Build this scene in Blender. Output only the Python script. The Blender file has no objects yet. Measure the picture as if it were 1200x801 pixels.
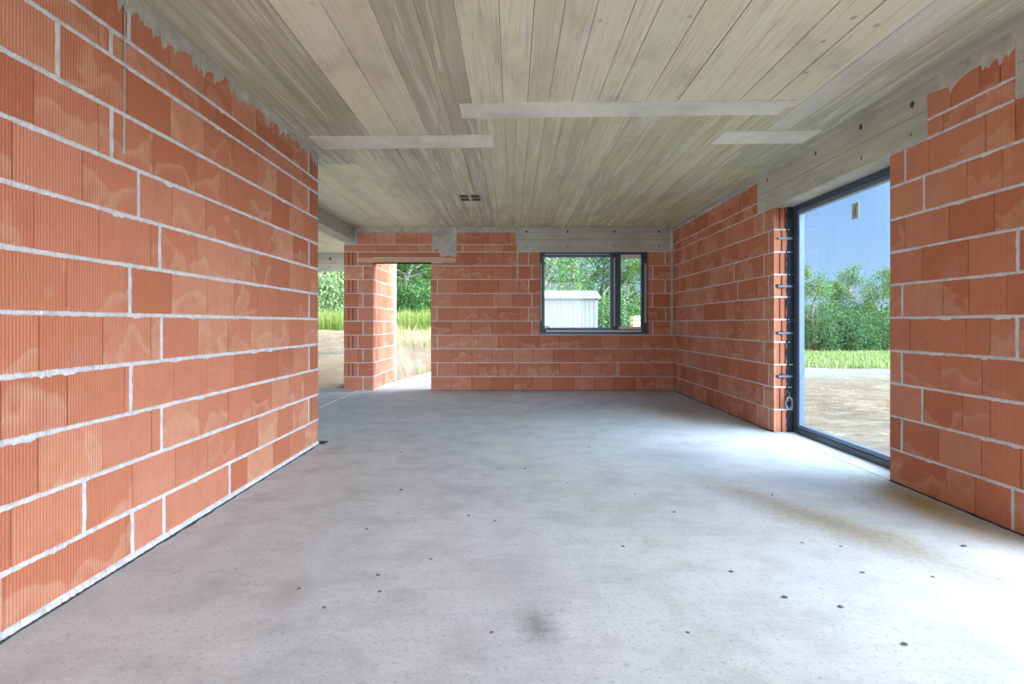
import bpy, bmesh, math, random
from mathutils import Vector, Matrix, noise
R = random.Random(7)
S = bpy.context.scene
COL = S.collection

# ------------------------------------------------------------------ camera, sky, sun, exposure
EYE = 1.205
F = 680.0
cam_d = bpy.data.cameras.new('camera'); cam = bpy.data.objects.new('camera', cam_d); COL.objects.link(cam)
cam.location = (0, 0, EYE); cam.rotation_euler = (math.pi/2, 0, 0)
cam_d.sensor_width = 36; cam_d.lens = F/1200*36; cam_d.shift_y = -21.5/1200
cam_d.clip_start = .05; cam_d.clip_end = 500
S.camera = cam
S.view_settings.view_transform = 'Standard'; S.view_settings.look = 'None'
S.view_settings.gamma = 1; S.view_settings.use_curve_mapping = False
S.view_settings.exposure = 0.62

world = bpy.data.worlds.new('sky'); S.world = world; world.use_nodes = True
nt = world.node_tree; nt.nodes.clear()
def wn(t): return nt.nodes.new(t)
out = wn('ShaderNodeOutputWorld'); bg = wn('ShaderNodeBackground')
tc = wn('ShaderNodeTexCoord'); sep = wn('ShaderNodeSeparateXYZ')
nt.links.new(tc.outputs['Generated'], sep.inputs[0])
ramp = wn('ShaderNodeValToRGB')
nt.links.new(sep.outputs['Z'], ramp.inputs[0])
e = ramp.color_ramp.elements
e[0].position = 0.0; e[0].color = (.44, .56, .69, 1)
e[1].position = 1.0; e[1].color = (.16, .34, .75, 1)
m1 = e.new(.10); m1.color = (.32, .49, .70, 1)
m2 = e.new(.28); m2.color = (.20, .36, .62, 1)
# broad bright glow added to the sky behind the viewer, to brighten the room
GLOW_DIR = Vector((.80, -.48, .36)).normalized()
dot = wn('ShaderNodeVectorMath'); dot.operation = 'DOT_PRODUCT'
nt.links.new(tc.outputs['Generated'], dot.inputs[0]); dot.inputs[1].default_value = GLOW_DIR
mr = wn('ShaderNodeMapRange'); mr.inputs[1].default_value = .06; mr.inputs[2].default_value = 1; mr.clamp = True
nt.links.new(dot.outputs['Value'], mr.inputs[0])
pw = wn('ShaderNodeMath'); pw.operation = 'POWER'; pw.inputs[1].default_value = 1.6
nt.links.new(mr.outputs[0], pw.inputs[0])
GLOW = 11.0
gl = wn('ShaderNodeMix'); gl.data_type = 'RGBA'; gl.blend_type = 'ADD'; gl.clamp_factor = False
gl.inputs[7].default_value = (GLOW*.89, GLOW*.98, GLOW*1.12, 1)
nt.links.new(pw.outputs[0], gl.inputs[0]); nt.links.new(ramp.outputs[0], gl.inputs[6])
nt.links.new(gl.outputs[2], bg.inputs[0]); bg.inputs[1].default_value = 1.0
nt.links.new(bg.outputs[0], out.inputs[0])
sd = bpy.data.lights.new('sun', 'SUN'); sd.energy = 2.2; sd.angle = math.radians(3); sd.color = (1, .95, .86)
so = bpy.data.objects.new('sun', sd); COL.objects.link(so)
so.rotation_euler = Vector((-.56, -.08, .80)).to_track_quat('Z', 'Y').to_euler()

# ------------------------------------------------------------------ materials
class M:
    def __init__(s, name, rough=.8, spec=.3):
        s.m = bpy.data.materials.new(name); s.m.use_nodes = True; s.t = s.m.node_tree
        s.b = s.t.nodes['Principled BSDF']; s.b.inputs['Roughness'].default_value = rough
        s.b.inputs['Specular IOR Level'].default_value = spec
    def n(s, t, **k):
        x = s.t.nodes.new(t)
        for a, v in k.items(): setattr(x, a, v)
        return x
    def l(s, a, b): s.t.links.new(a, b)
    def uv(s, scale=(1, 1, 1), src='Object', off=None):
        c = s.n('ShaderNodeTexCoord'); m = s.n('ShaderNodeMapping'); m.inputs['Scale'].default_value = scale
        s.l(c.outputs[src], m.inputs[0])
        if off is not None: s.l(off, m.inputs['Location'])
        return m.outputs[0]
    def noise(s, v, scale, detail=4, rough=.55, dist=0):
        x = s.n('ShaderNodeTexNoise'); x.inputs['Scale'].default_value = scale; x.inputs['Detail'].default_value = detail
        x.inputs['Roughness'].default_value = rough; x.inputs['Distortion'].default_value = dist
        s.l(v, x.inputs['Vector']); return x.outputs['Fac']
    def ramp(s, v, pts):
        r = s.n('ShaderNodeValToRGB'); e = r.color_ramp.elements
        while len(e) < len(pts): e.new(.5)
        for q, (p, c) in zip(e, pts):
            q.position = p; q.color = (c, c, c, 1) if not hasattr(c, '__len__') else (*c, 1)
        s.l(v, r.inputs[0]); return r.outputs[0]
    def mix(s, f, a, b, mode='MIX'):
        x = s.n('ShaderNodeMix', data_type='RGBA', blend_type=mode)
        for i, v in ((0, f), (6, a), (7, b)):
            if hasattr(v, 'is_linked'): s.l(v, x.inputs[i])
            else: x.inputs[i].default_value = v if i == 0 else (*v, 1)
        return x.outputs[2]
    def math(s, op, a, b=0., c=0.):
        x = s.n('ShaderNodeMath', operation=op)
        for i, v in enumerate((a, b, c)):
            if hasattr(v, 'is_linked'): s.l(v, x.inputs[i])
            else: x.inputs[i].default_value = v
        return x.outputs[0]
    def bump(s, h, strength=.3, dist=.01, prev=None):
        b = s.n('ShaderNodeBump'); b.inputs['Strength'].default_value = strength; b.inputs['Distance'].default_value = dist
        s.l(h, b.inputs['Height'])
        if prev is not None: s.l(prev, b.inputs['Normal'])
        return b.outputs[0]
    def attr(s, name):
        a = s.n('ShaderNodeAttribute'); a.attribute_name = name; return a
    def out(s, col=None, nrm=None):
        if col is not None:
            if hasattr(col, 'is_linked'): s.l(col, s.b.inputs['Base Color'])
            else: s.b.inputs['Base Color'].default_value = (*col, 1)
        if nrm is not None: s.l(nrm, s.b.inputs['Normal'])
        return s.m

def mat_brick():
    s = M('hollow_clay_block', .85, .15)
    a = s.attr('tint'); sp = s.n('ShaderNodeSeparateColor'); s.l(a.outputs['Color'], sp.inputs[0])
    r, g, b = sp.outputs
    col = s.ramp(r, [(0, (.52, .175, .09)), (.3, (.58, .215, .12)), (.6, (.62, .24, .14)), (.85, (.65, .275, .17)), (1, (.68, .32, .19))])
    # drying marks in the clay: pale rounded blooms with sharp outlines, different on every block
    cx = s.n('ShaderNodeCombineXYZ'); s.l(s.math('MULTIPLY', g, 40.), cx.inputs[0]); s.l(s.math('MULTIPLY', b, 30.), cx.inputs[2])
    v = s.uv((1, 1, 1), 'UV', cx.outputs[0])
    n1 = s.noise(v, 4.2, 1.5, .4, .5)
    sv = s.n('ShaderNodeSeparateXYZ'); s.l(s.uv((1, 4, 1), 'UV'), sv.inputs[0])
    loc = s.math('SUBTRACT', .5, s.math('FRACT', sv.outputs[1]))
    n1 = s.math('ADD', n1, s.math('MULTIPLY', loc, .32))
    bloom = s.math('MULTIPLY', s.ramp(n1, [(.51, 0.), (.56, 1.), (.64, .7), (.74, .1)]), s.ramp(b, [(.35, 0.), (.6, 1.)]))
    col = s.mix(s.math('MULTIPLY', bloom, .46), col, (.74, .47, .32))
    n2 = s.noise(v, 9, 5, .6, .2)
    col = s.mix(s.ramp(n2, [(.45, 0.), (.75, .4)]), col, (.46, .16, .09))
    n3 = s.noise(v, 3, 6, .7)
    col = s.mix(s.ramp(n3, [(.56, 0.), (.8, .35)]), col, (.66, .42, .33))
    uvn = s.uv((1, 1, 1), 'UV'); su = s.n('ShaderNodeSeparateXYZ'); s.l(uvn, su.inputs[0])
    wob = s.math('MULTIPLY', s.noise(uvn, 6, 2), .004)
    ph = s.math('MULTIPLY', s.math('ADD', su.outputs[0], wob), 2*math.pi/.0165)
    rib = s.math('MULTIPLY_ADD', s.math('SINE', ph), .5, .5)
    ribs = s.ramp(rib, [(0, 0.), (.22, .8), (.5, 1.)])
    col = s.mix(s.math('MULTIPLY', s.math('SUBTRACT', 1., ribs), .60), col, (.33, .10, .05))
    fine = s.noise(s.uv((1, .12, 1), 'UV'), 160, 3, .7)
    col = s.mix(.10, col, s.ramp(fine, [(.3, .1), (.7, .9)]), 'OVERLAY')
    nb = s.bump(ribs, .55, .003); nb = s.bump(fine, .15, .002, nb)
    return s.out(col, nb)

def mat_mortar(name='cement_mortar', c0=(.46, .47, .48), c1=(.72, .73, .74)):
    s = M(name, .95, .1); v = s.uv()
    n = s.noise(v, 14, 6, .7); n2 = s.noise(v, 90, 4, .7)
    col = s.ramp(n, [(.25, c0), (.6, c1)])
    col = s.mix(s.ramp(n2, [(.55, 0.), (.75, .35)]), col, (.25, .24, .23))
    return s.out(col, s.bump(n2, .5, .006))

def mat_smear():
    s = M('smeared_concrete', .9, .15); v = s.uv((1, 1, 1))
    n = s.noise(v, 7, 6, .65, .3); n2 = s.noise(v, 80, 4, .7)
    col = s.ramp(n, [(.3, (.34, .345, .29)), (.5, (.48, .47, .40)), (.7, (.62, .60, .52))])
    return s.out(col, s.bump(n2, .5, .006))

def mat_conc(name='cast_concrete', dark=(.43, .44, .37), light=(.60, .60, .50), ax=(.6, .6, 6)):
    s = M(name, .75, .25)
    v = s.uv(ax); n = s.noise(v, 3, 6, .6, .3); n2 = s.noise(s.uv(), 60, 4, .7); n3 = s.noise(s.uv(), 1.6, 5, .6)
    col = s.ramp(n, [(.3, dark), (.7, light)])
    col = s.mix(s.ramp(n3, [(.4, 0.), (.75, .5)]), col, (.30, .29, .25))
    return s.out(col, s.bump(n2, .15, .004))

def mat_board():
    s = M('board_marked_concrete', .7, .25)
    a = s.attr('tint'); c = a.outputs['Color']; k = a.outputs['Alpha']   # alpha: how strongly the timber grain shows
    v = s.uv((14, .55, 1)); st = s.noise(v, 1.4, 7, .62, .35)
    v2 = s.uv((60, 1.2, 1)); gr = s.noise(v2, 1.3, 5, .65, .8)
    blot = s.noise(s.uv((1.4, .7, 1)), 1.7, 6, .62, .4)
    col = s.mix(s.ramp(st, [(.38, .0), (.62, .5)]), c, (.74, .74, .58))
    col = s.mix(s.math('MULTIPLY', s.ramp(gr, [(.5, 0.), (.72, 1.)]), s.math('MULTIPLY', k, .5)), col, (.34, .28, .18))
    col = s.mix(s.ramp(blot, [(.50, 0.), (.80, .55)]), col, (.34, .33, .23))
    lime = s.noise(s.uv((9, .35, 1)), 2.1, 4, .5, .2)
    col = s.mix(s.ramp(lime, [(.58, 0.), (.62, .6), (.68, .15)]), col, (.82, .82, .72))
    vo = s.n('ShaderNodeTexVoronoi'); vo.inputs['Scale'].default_value = 3.3; s.l(s.uv((1.2, .8, 1)), vo.inputs['Vector'])
    kn = s.ramp(vo.outputs['Distance'], [(.0, 1.), (.05, .8), (.085, 0.)])
    col = s.mix(s.math('MULTIPLY', kn, s.math('MULTIPLY', k, .6)), col, (.25, .19, .12))
    nb = s.bump(gr, .25, .003)
    nb = s.bump(s.noise(s.uv((5, 14, 1)), 2.5, 4, .6, 1.2), .35, .004, nb)
    return s.out(col, nb)

def mat_floor():
    s = M('concrete_floor_slab', .62, .3)
    v = s.uv(); big = s.noise(v, .55, 5, .55, .3); mid = s.noise(v, 3.2, 6, .65, .2)
    br = s.noise(s.uv((1.2, 11, 1)), 1.6, 6, .65, .5); sp = s.noise(v, 55, 5, .75); fine = s.noise(v, 240, 2, .6)
    col = s.ramp(big, [(.3, (.48, .515, .53)), (.5, (.56, .59, .60)), (.7, (.63, .655, .65))])
    col = s.mix(s.ramp(mid, [(.45, 0.), (.72, .65)]), col, (.34, .36, .365))
    col = s.mix(s.ramp(br, [(.5, 0.), (.70, .25)]), col, (.33, .345, .35))
    pit = s.noise(v, 26, 6, .8)
    col = s.mix(s.ramp(pit, [(.56, 0.), (.66, .6)]), col, (.26, .27, .275))
    col = s.mix(s.ramp(sp, [(.56, 0.), (.64, .65)]), col, (.27, .27, .27))
    col = s.mix(s.ramp(fine, [(.55, 0.), (.75, .3)]), col, (.8, .8, .8))
    # stains: soot coloured smudge in the middle; painted pier shadow: brownish trail towards the window side
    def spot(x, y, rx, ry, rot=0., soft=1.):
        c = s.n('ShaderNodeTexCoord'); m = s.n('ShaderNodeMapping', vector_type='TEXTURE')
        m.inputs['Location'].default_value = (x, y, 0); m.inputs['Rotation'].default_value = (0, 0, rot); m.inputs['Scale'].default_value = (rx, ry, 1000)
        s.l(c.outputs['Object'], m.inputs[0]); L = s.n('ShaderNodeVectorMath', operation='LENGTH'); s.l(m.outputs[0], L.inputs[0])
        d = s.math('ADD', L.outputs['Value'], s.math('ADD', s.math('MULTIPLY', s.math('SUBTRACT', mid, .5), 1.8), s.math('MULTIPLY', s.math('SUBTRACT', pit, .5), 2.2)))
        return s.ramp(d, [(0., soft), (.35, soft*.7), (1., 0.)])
    for (x, y, rx, ry, ro, f, c) in STAINS_SHADE:
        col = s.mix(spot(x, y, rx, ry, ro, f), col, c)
    # hairline cracks
    w = s.n('ShaderNodeTexVoronoi', feature='DISTANCE_TO_EDGE'); w.inputs['Scale'].default_value = .55
    dv = s.n('ShaderNodeVectorMath', operation='ADD'); s.l(v, dv.inputs[0])
    nn = s.n('ShaderNodeTexNoise'); nn.inputs['Scale'].default_value = 2.2; nn.inputs['Detail'].default_value = 5; s.l(v, nn.inputs['Vector'])
    s.l(nn.outputs['Color'], dv.inputs[1]); s.l(dv.outputs[0], w.inputs['Vector'])
    cr = s.math('MULTIPLY', s.ramp(w.outputs['Distance'], [(0, 1.), (.0015, .6), (.003, 0.)]), s.ramp(s.noise(v, .8, 2), [(.5, 0.), (.6, .55)]))
    col = s.mix(cr, col, (.22, .22, .22))
    nb = s.bump(sp, .4, .005); nb = s.bump(br, .25, .006, nb)
    return s.out(col, nb)

def simple(name, c, rough=.5, spec=.4, metal=0., var=.12, scale=20):
    s = M(name, rough, spec); s.b.inputs['Metallic'].default_value = metal
    n = s.noise(s.uv(), scale, 4, .6)
    return s.out(s.ramp(n, [(.3, tuple(x*(1-var) for x in c)), (.7, tuple(min(1, x*(1+var)) for x in c))]))

def mat_glass(name, dust=.05, tint=(.93, .97, 1.)):
    m = bpy.data.materials.new(name); m.use_nodes = True; t = m.node_tree; t.nodes.clear()
    o = t.nodes.new('ShaderNodeOutputMaterial'); tr = t.nodes.new('ShaderNodeBsdfTransparent'); tr.inputs[0].default_value = (*tint, 1)
    g = t.nodes.new('ShaderNodeBsdfGlossy'); g.inputs['Roughness'].default_value = .02
    fr = t.nodes.new('ShaderNodeFresnel'); fr.inputs[0].default_value = 1.4
    ge = t.nodes.new('ShaderNodeNewGeometry'); iv = t.nodes.new('ShaderNodeMath'); iv.operation = 'SUBTRACT'; iv.inputs[0].default_value = 1; t.links.new(ge.outputs['Backfacing'], iv.inputs[1])
    fm = t.nodes.new('ShaderNodeMath'); fm.operation = 'MULTIPLY'; t.links.new(fr.outputs[0], fm.inputs[0]); t.links.new(iv.outputs[0], fm.inputs[1])
    a = t.nodes.new('ShaderNodeMixShader'); t.links.new(fm.outputs[0], a.inputs[0]); t.links.new(tr.outputs[0], a.inputs[1]); t.links.new(g.outputs[0], a.inputs[2])
    d = t.nodes.new('ShaderNodeBsdfDiffuse'); d.inputs[0].default_value = (.62, .70, .80, 1)
    c = t.nodes.new('ShaderNodeTexCoord'); mp = t.nodes.new('ShaderNodeMapping'); mp.inputs['Scale'].default_value = (9, 9, .5)
    n = t.nodes.new('ShaderNodeTexNoise'); n.inputs['Scale'].default_value = 2.; n.inputs['Detail'].default_value = 6
    t.links.new(c.outputs['Object'], mp.inputs[0]); t.links.new(mp.outputs[0], n.inputs['Vector'])
    mu = t.nodes.new('ShaderNodeMapRange'); mu.inputs[1].default_value = .35; mu.inputs[2].default_value = .75
    mu.inputs[3].default_value = dust*.4; mu.inputs[4].default_value = dust*2; t.links.new(n.outputs['Fac'], mu.inputs[0])
    b = t.nodes.new('ShaderNodeMixShader'); t.links.new(mu.outputs[0], b.inputs[0]); t.links.new(a.outputs[0], b.inputs[1]); t.links.new(d.outputs[0], b.inputs[2])
    t.links.new(b.outputs[0], o.inputs[0]); return m

def mat_leaf(name, c0, c1, c2):
    s = M(name, .55, .3); a = s.attr('tint'); sp = s.n('ShaderNodeSeparateColor'); s.l(a.outputs['Color'], sp.inputs[0])
    col = s.ramp(sp.outputs[0], [(0, c0), (.5, c1), (1, c2)])
    s.l(col, s.b.inputs['Base Color'])
    tr = s.n('ShaderNodeBsdfTranslucent'); s.l(col, tr.inputs[0]); mx = s.n('ShaderNodeMixShader'); mx.inputs[0].default_value = .35
    o = s.t.nodes['Material Output']; s.l(s.b.outputs[0], mx.inputs[1]); s.l(tr.outputs[0], mx.inputs[2]); s.l(mx.outputs[0], o.inputs[0])
    return s.m

def mat_ground():
    s = M('sandy_ground', .95, .1); a = s.attr('tint'); sp = s.n('ShaderNodeSeparateColor'); s.l(a.outputs['Color'], sp.inputs[0])
    v = s.uv(); n = s.noise(v, 1.1, 8, .7, .4); n2 = s.noise(v, 9, 6, .75); st = s.noise(s.uv((.5, 2.2, 1)), 1.3, 6, .7, .6)
    sand = s.ramp(n, [(.3, (.17, .13, .085)), (.5, (.25, .20, .14)), (.65, (.33, .285, .22))])
    sand = s.mix(s.ramp(st, [(.5, 0.), (.6, .75)]), sand, (.25, .18, .105))
    sand = s.mix(s.ramp(n2, [(.55, 0.), (.7, .5)]), sand, (.18, .14, .08))
    gravel = s.ramp(n2, [(.3, (.22, .22, .225)), (.7, (.33, .325, .32))])
    grass = s.ramp(s.noise(v, 3, 7, .75), [(.3, (.13, .18, .045)), (.5, (.20, .26, .07)), (.72, (.33, .33, .14))])
    col = s.mix(sp.outputs[1], sand, gravel)
    st2 = s.noise(s.uv((.8, 1.6, 1)), 3.2, 8, .75, .3)
    mulch = s.ramp(st2, [(.34, (.10, .065, .035)), (.5, (.22, .15, .085)), (.64, (.36, .29, .20))])
    col = s.mix(s.math('MULTIPLY', sp.outputs[2], .85), col, mulch)
    gm = s.ramp(s.math('ADD', sp.outputs[0], s.math('MULTIPLY', s.math('SUBTRACT', n2, .5), .9)), [(.4, 0.), (.6, 1.)])
    col = s.mix(gm, col, grass)
    nb = s.bump(n2, .8, .06)
    return s.out(col, nb)

# floor stains and painted pier shade: x, y, rx, ry, rotation, strength, colour  
STAINS_SHADE = [(.10, 2.33, .11, .22, .2, .8, (.17, .175, .18)), (.0, 2.75, .3, .35, 0, .35, (.28, .29, .29)),
          (1.92, 3.5, 1.45, .26, -1.144, .8, (.27, .22, .12)), (2.72, 3.85, .20, .75, 0, .9, (.38, .29, .09)),  # first entry: near pier's shadow between two window pools, painted into the floor
          (2.2, 4.45, .5, .35, 0, .5, (.27, .31, .37)), (2.3, 8.0, .45, 1.6, 0, .55, (.36, .29, .16)),
          (1.5, 5.3, .6, .35, .1, .45, (.28, .30, .34)), (-1.7, 5.6, .12, .3, 0, .4, (.22, .22, .22)), (-1.0, 2.6, .12, .2, 0, .4, (.26, .26, .27))]

BRICK = mat_brick(); MORTAR = mat_mortar(); SMEAR = mat_smear(); CONC = mat_conc(); BOARD = mat_board(); FLOORM = mat_floor()
DARKJ = simple('dark_joint', (.13, .05, .03), .95, .05)
SEAM = simple('dark_seam', (.10, .085, .06), .95, .05)
TAR = simple('bitumen_membrane', (.07, .072, .08), .8, .2)
PATCH = mat_conc('pale_patch_concrete', (.80, .80, .66), (.88, .88, .74), (6, 1, 1))
FRAME = simple('anthracite_frame', (.045, .065, .10), .4, .45)
SASH = simple('anthracite_sash', (.12, .17, .25), .35, .5)
TAPE = simple('grey_protective_film', (.42, .44, .47), .5, .4, var=.3, scale=60)
WHITE = simple('white_film', (.72, .72, .70), .6, .3, var=.15, scale=40)
GLASS1 = mat_glass('window_glass', .004); GLASS2 = mat_glass('dusty_glass', .02, (.88, .95, 1.))
STEEL = simple('galvanised_steel', (.20, .22, .26), .6, .4, .3)
BLACKM = simple('black_sealant', (.025, .027, .035), .7, .3)
PAPER = simple('paper_label', (.62, .58, .45), .8, .2)
INK = simple('printed_ink', (.22, .21, .18), .8, .2)
SHEDW = simple('white_sheet_metal', (.23, .23, .222), .5, .4, .0, .04, 3)
SHEDR = simple('pale_roof_sheet', (.30, .32, .38), .4, .5, .0, .05, 3)
LINTEL_CLAY = simple('tan_clay_lintel', (.60, .40, .25), .9, .1)
TIMBER = simple('raw_timber', (.62, .48, .30), .8, .2)
LEAF_A = mat_leaf('birch_leaf', (.045, .11, .03), (.11, .22, .05), (.30, .42, .10))
LEAF_B = mat_leaf('shrub_leaf', (.03, .085, .03), (.07, .17, .045), (.17, .32, .08))
LEAF_C = mat_leaf('pale_shrub_leaf', (.12, .22, .09), (.26, .38, .17), (.45, .55, .30))
BARK = simple('bark', (.30, .28, .24), .9, .1, var=.5, scale=8)
GRASSM = mat_leaf('grass_blade', (.13, .22, .03), (.24, .35, .06), (.50, .50, .24))
GROUND = mat_ground()
CRUMB = simple('mortar_crumb', (.16, .15, .14), .95, .1)
STRAW = simple('straw_bit', (.70, .68, .60), .8, .2)

# ------------------------------------------------------------------ mesh helpers
def tag(o, label=None, cat=None, group=None, kind=None):
    if label: o['label'] = label
    if cat: o['category'] = cat
    if group: o['group'] = group
    if kind: o['kind'] = kind
    return o
class MB:
    def __init__(s): s.v = []; s.f = []; s.mi = []; s.uv = []; s.tint = []
    def face(s, pts, mi=0, uvs=None, tint=(1, 1, 1, 1)):
        i = len(s.v); s.v += [tuple(p) for p in pts]; s.f.append(tuple(range(i, i+len(pts)))); s.mi.append(mi)
        s.uv += uvs if uvs else [(p[0]+p[1], p[2]) for p in pts]; s.tint += [tint]*len(pts)
    def box(s, a, b, mi=0, tint=(1, 1, 1, 1)):
        x0, y0, z0 = a; x1, y1, z1 = b
        P = [(x0, y0, z0), (x1, y0, z0), (x1, y1, z0), (x0, y1, z0), (x0, y0, z1), (x1, y0, z1), (x1, y1, z1), (x0, y1, z1)]
        for q in ((3, 2, 1, 0), (4, 5, 6, 7), (0, 1, 5, 4), (1, 2, 6, 5), (2, 3, 7, 6), (3, 0, 4, 7)):
            s.face([P[k] for k in q], mi, None, tint)
    def tube(s, pts, r, n=8, mi=0, tint=(1, 1, 1, 1)):
        rs = r if hasattr(r, '__len__') else [r]*len(pts); rings = []
        for k, p in enumerate(pts):
            p = Vector(p); d = (Vector(pts[min(k+1, len(pts)-1)])-Vector(pts[max(k-1, 0)])).normalized()
            a = d.cross(Vector((0, 0, 1)) if abs(d.z) < .9 else Vector((1, 0, 0))).normalized(); b = d.cross(a)
            rings.append([p+(a*math.cos(t)+b*math.sin(t))*rs[k] for t in [2*math.pi*j/n for j in range(n)]])
        for k in range(len(rings)-1):
            for j in range(n):
                s.face([rings[k][j], rings[k+1][j], rings[k+1][(j+1) % n], rings[k][(j+1) % n]], mi, None, tint)
        s.face(rings[0], mi, None, tint); s.face(rings[-1][::-1], mi, None, tint)
    def build(s, name, mats, parent=None, merge=False, smooth=False, bevel=0):
        me = bpy.data.meshes.new(name); me.from_pydata(s.v, [], s.f)
        if not hasattr(mats, '__len__'): mats = [mats]
        for m in mats: me.materials.append(m)
        me.polygons.foreach_set('material_index', s.mi)
        u = me.uv_layers.new(name='UVMap'); u.data.foreach_set('uv', [c for p in s.uv for c in p])
        t = me.color_attributes.new('tint', 'FLOAT_COLOR', 'CORNER'); t.data.foreach_set('color', [c for p in s.tint for c in p])
        if smooth: me.polygons.foreach_set('use_smooth', [True]*len(s.f))
        o = bpy.data.objects.new(name, me); COL.objects.link(o)
        if merge or bevel:
            bm = bmesh.new(); bm.from_mesh(me); bmesh.ops.remove_doubles(bm, verts=bm.verts, dist=1e-5); bmesh.ops.recalc_face_normals(bm, faces=bm.faces); bm.to_mesh(me); bm.free()
        if bevel:
            md = o.modifiers.new('bevel', 'BEVEL'); md.width = bevel; md.segments = 2; md.limit_method = 'ANGLE'
        if parent: o.parent = parent
        return o
def empty(name, loc=(0, 0, 0), rz=0):
    o = bpy.data.objects.new(name, None); COL.objects.link(o); o.location = loc; o.rotation_euler = (0, 0, rz); o.empty_display_size = .1; return o

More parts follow.
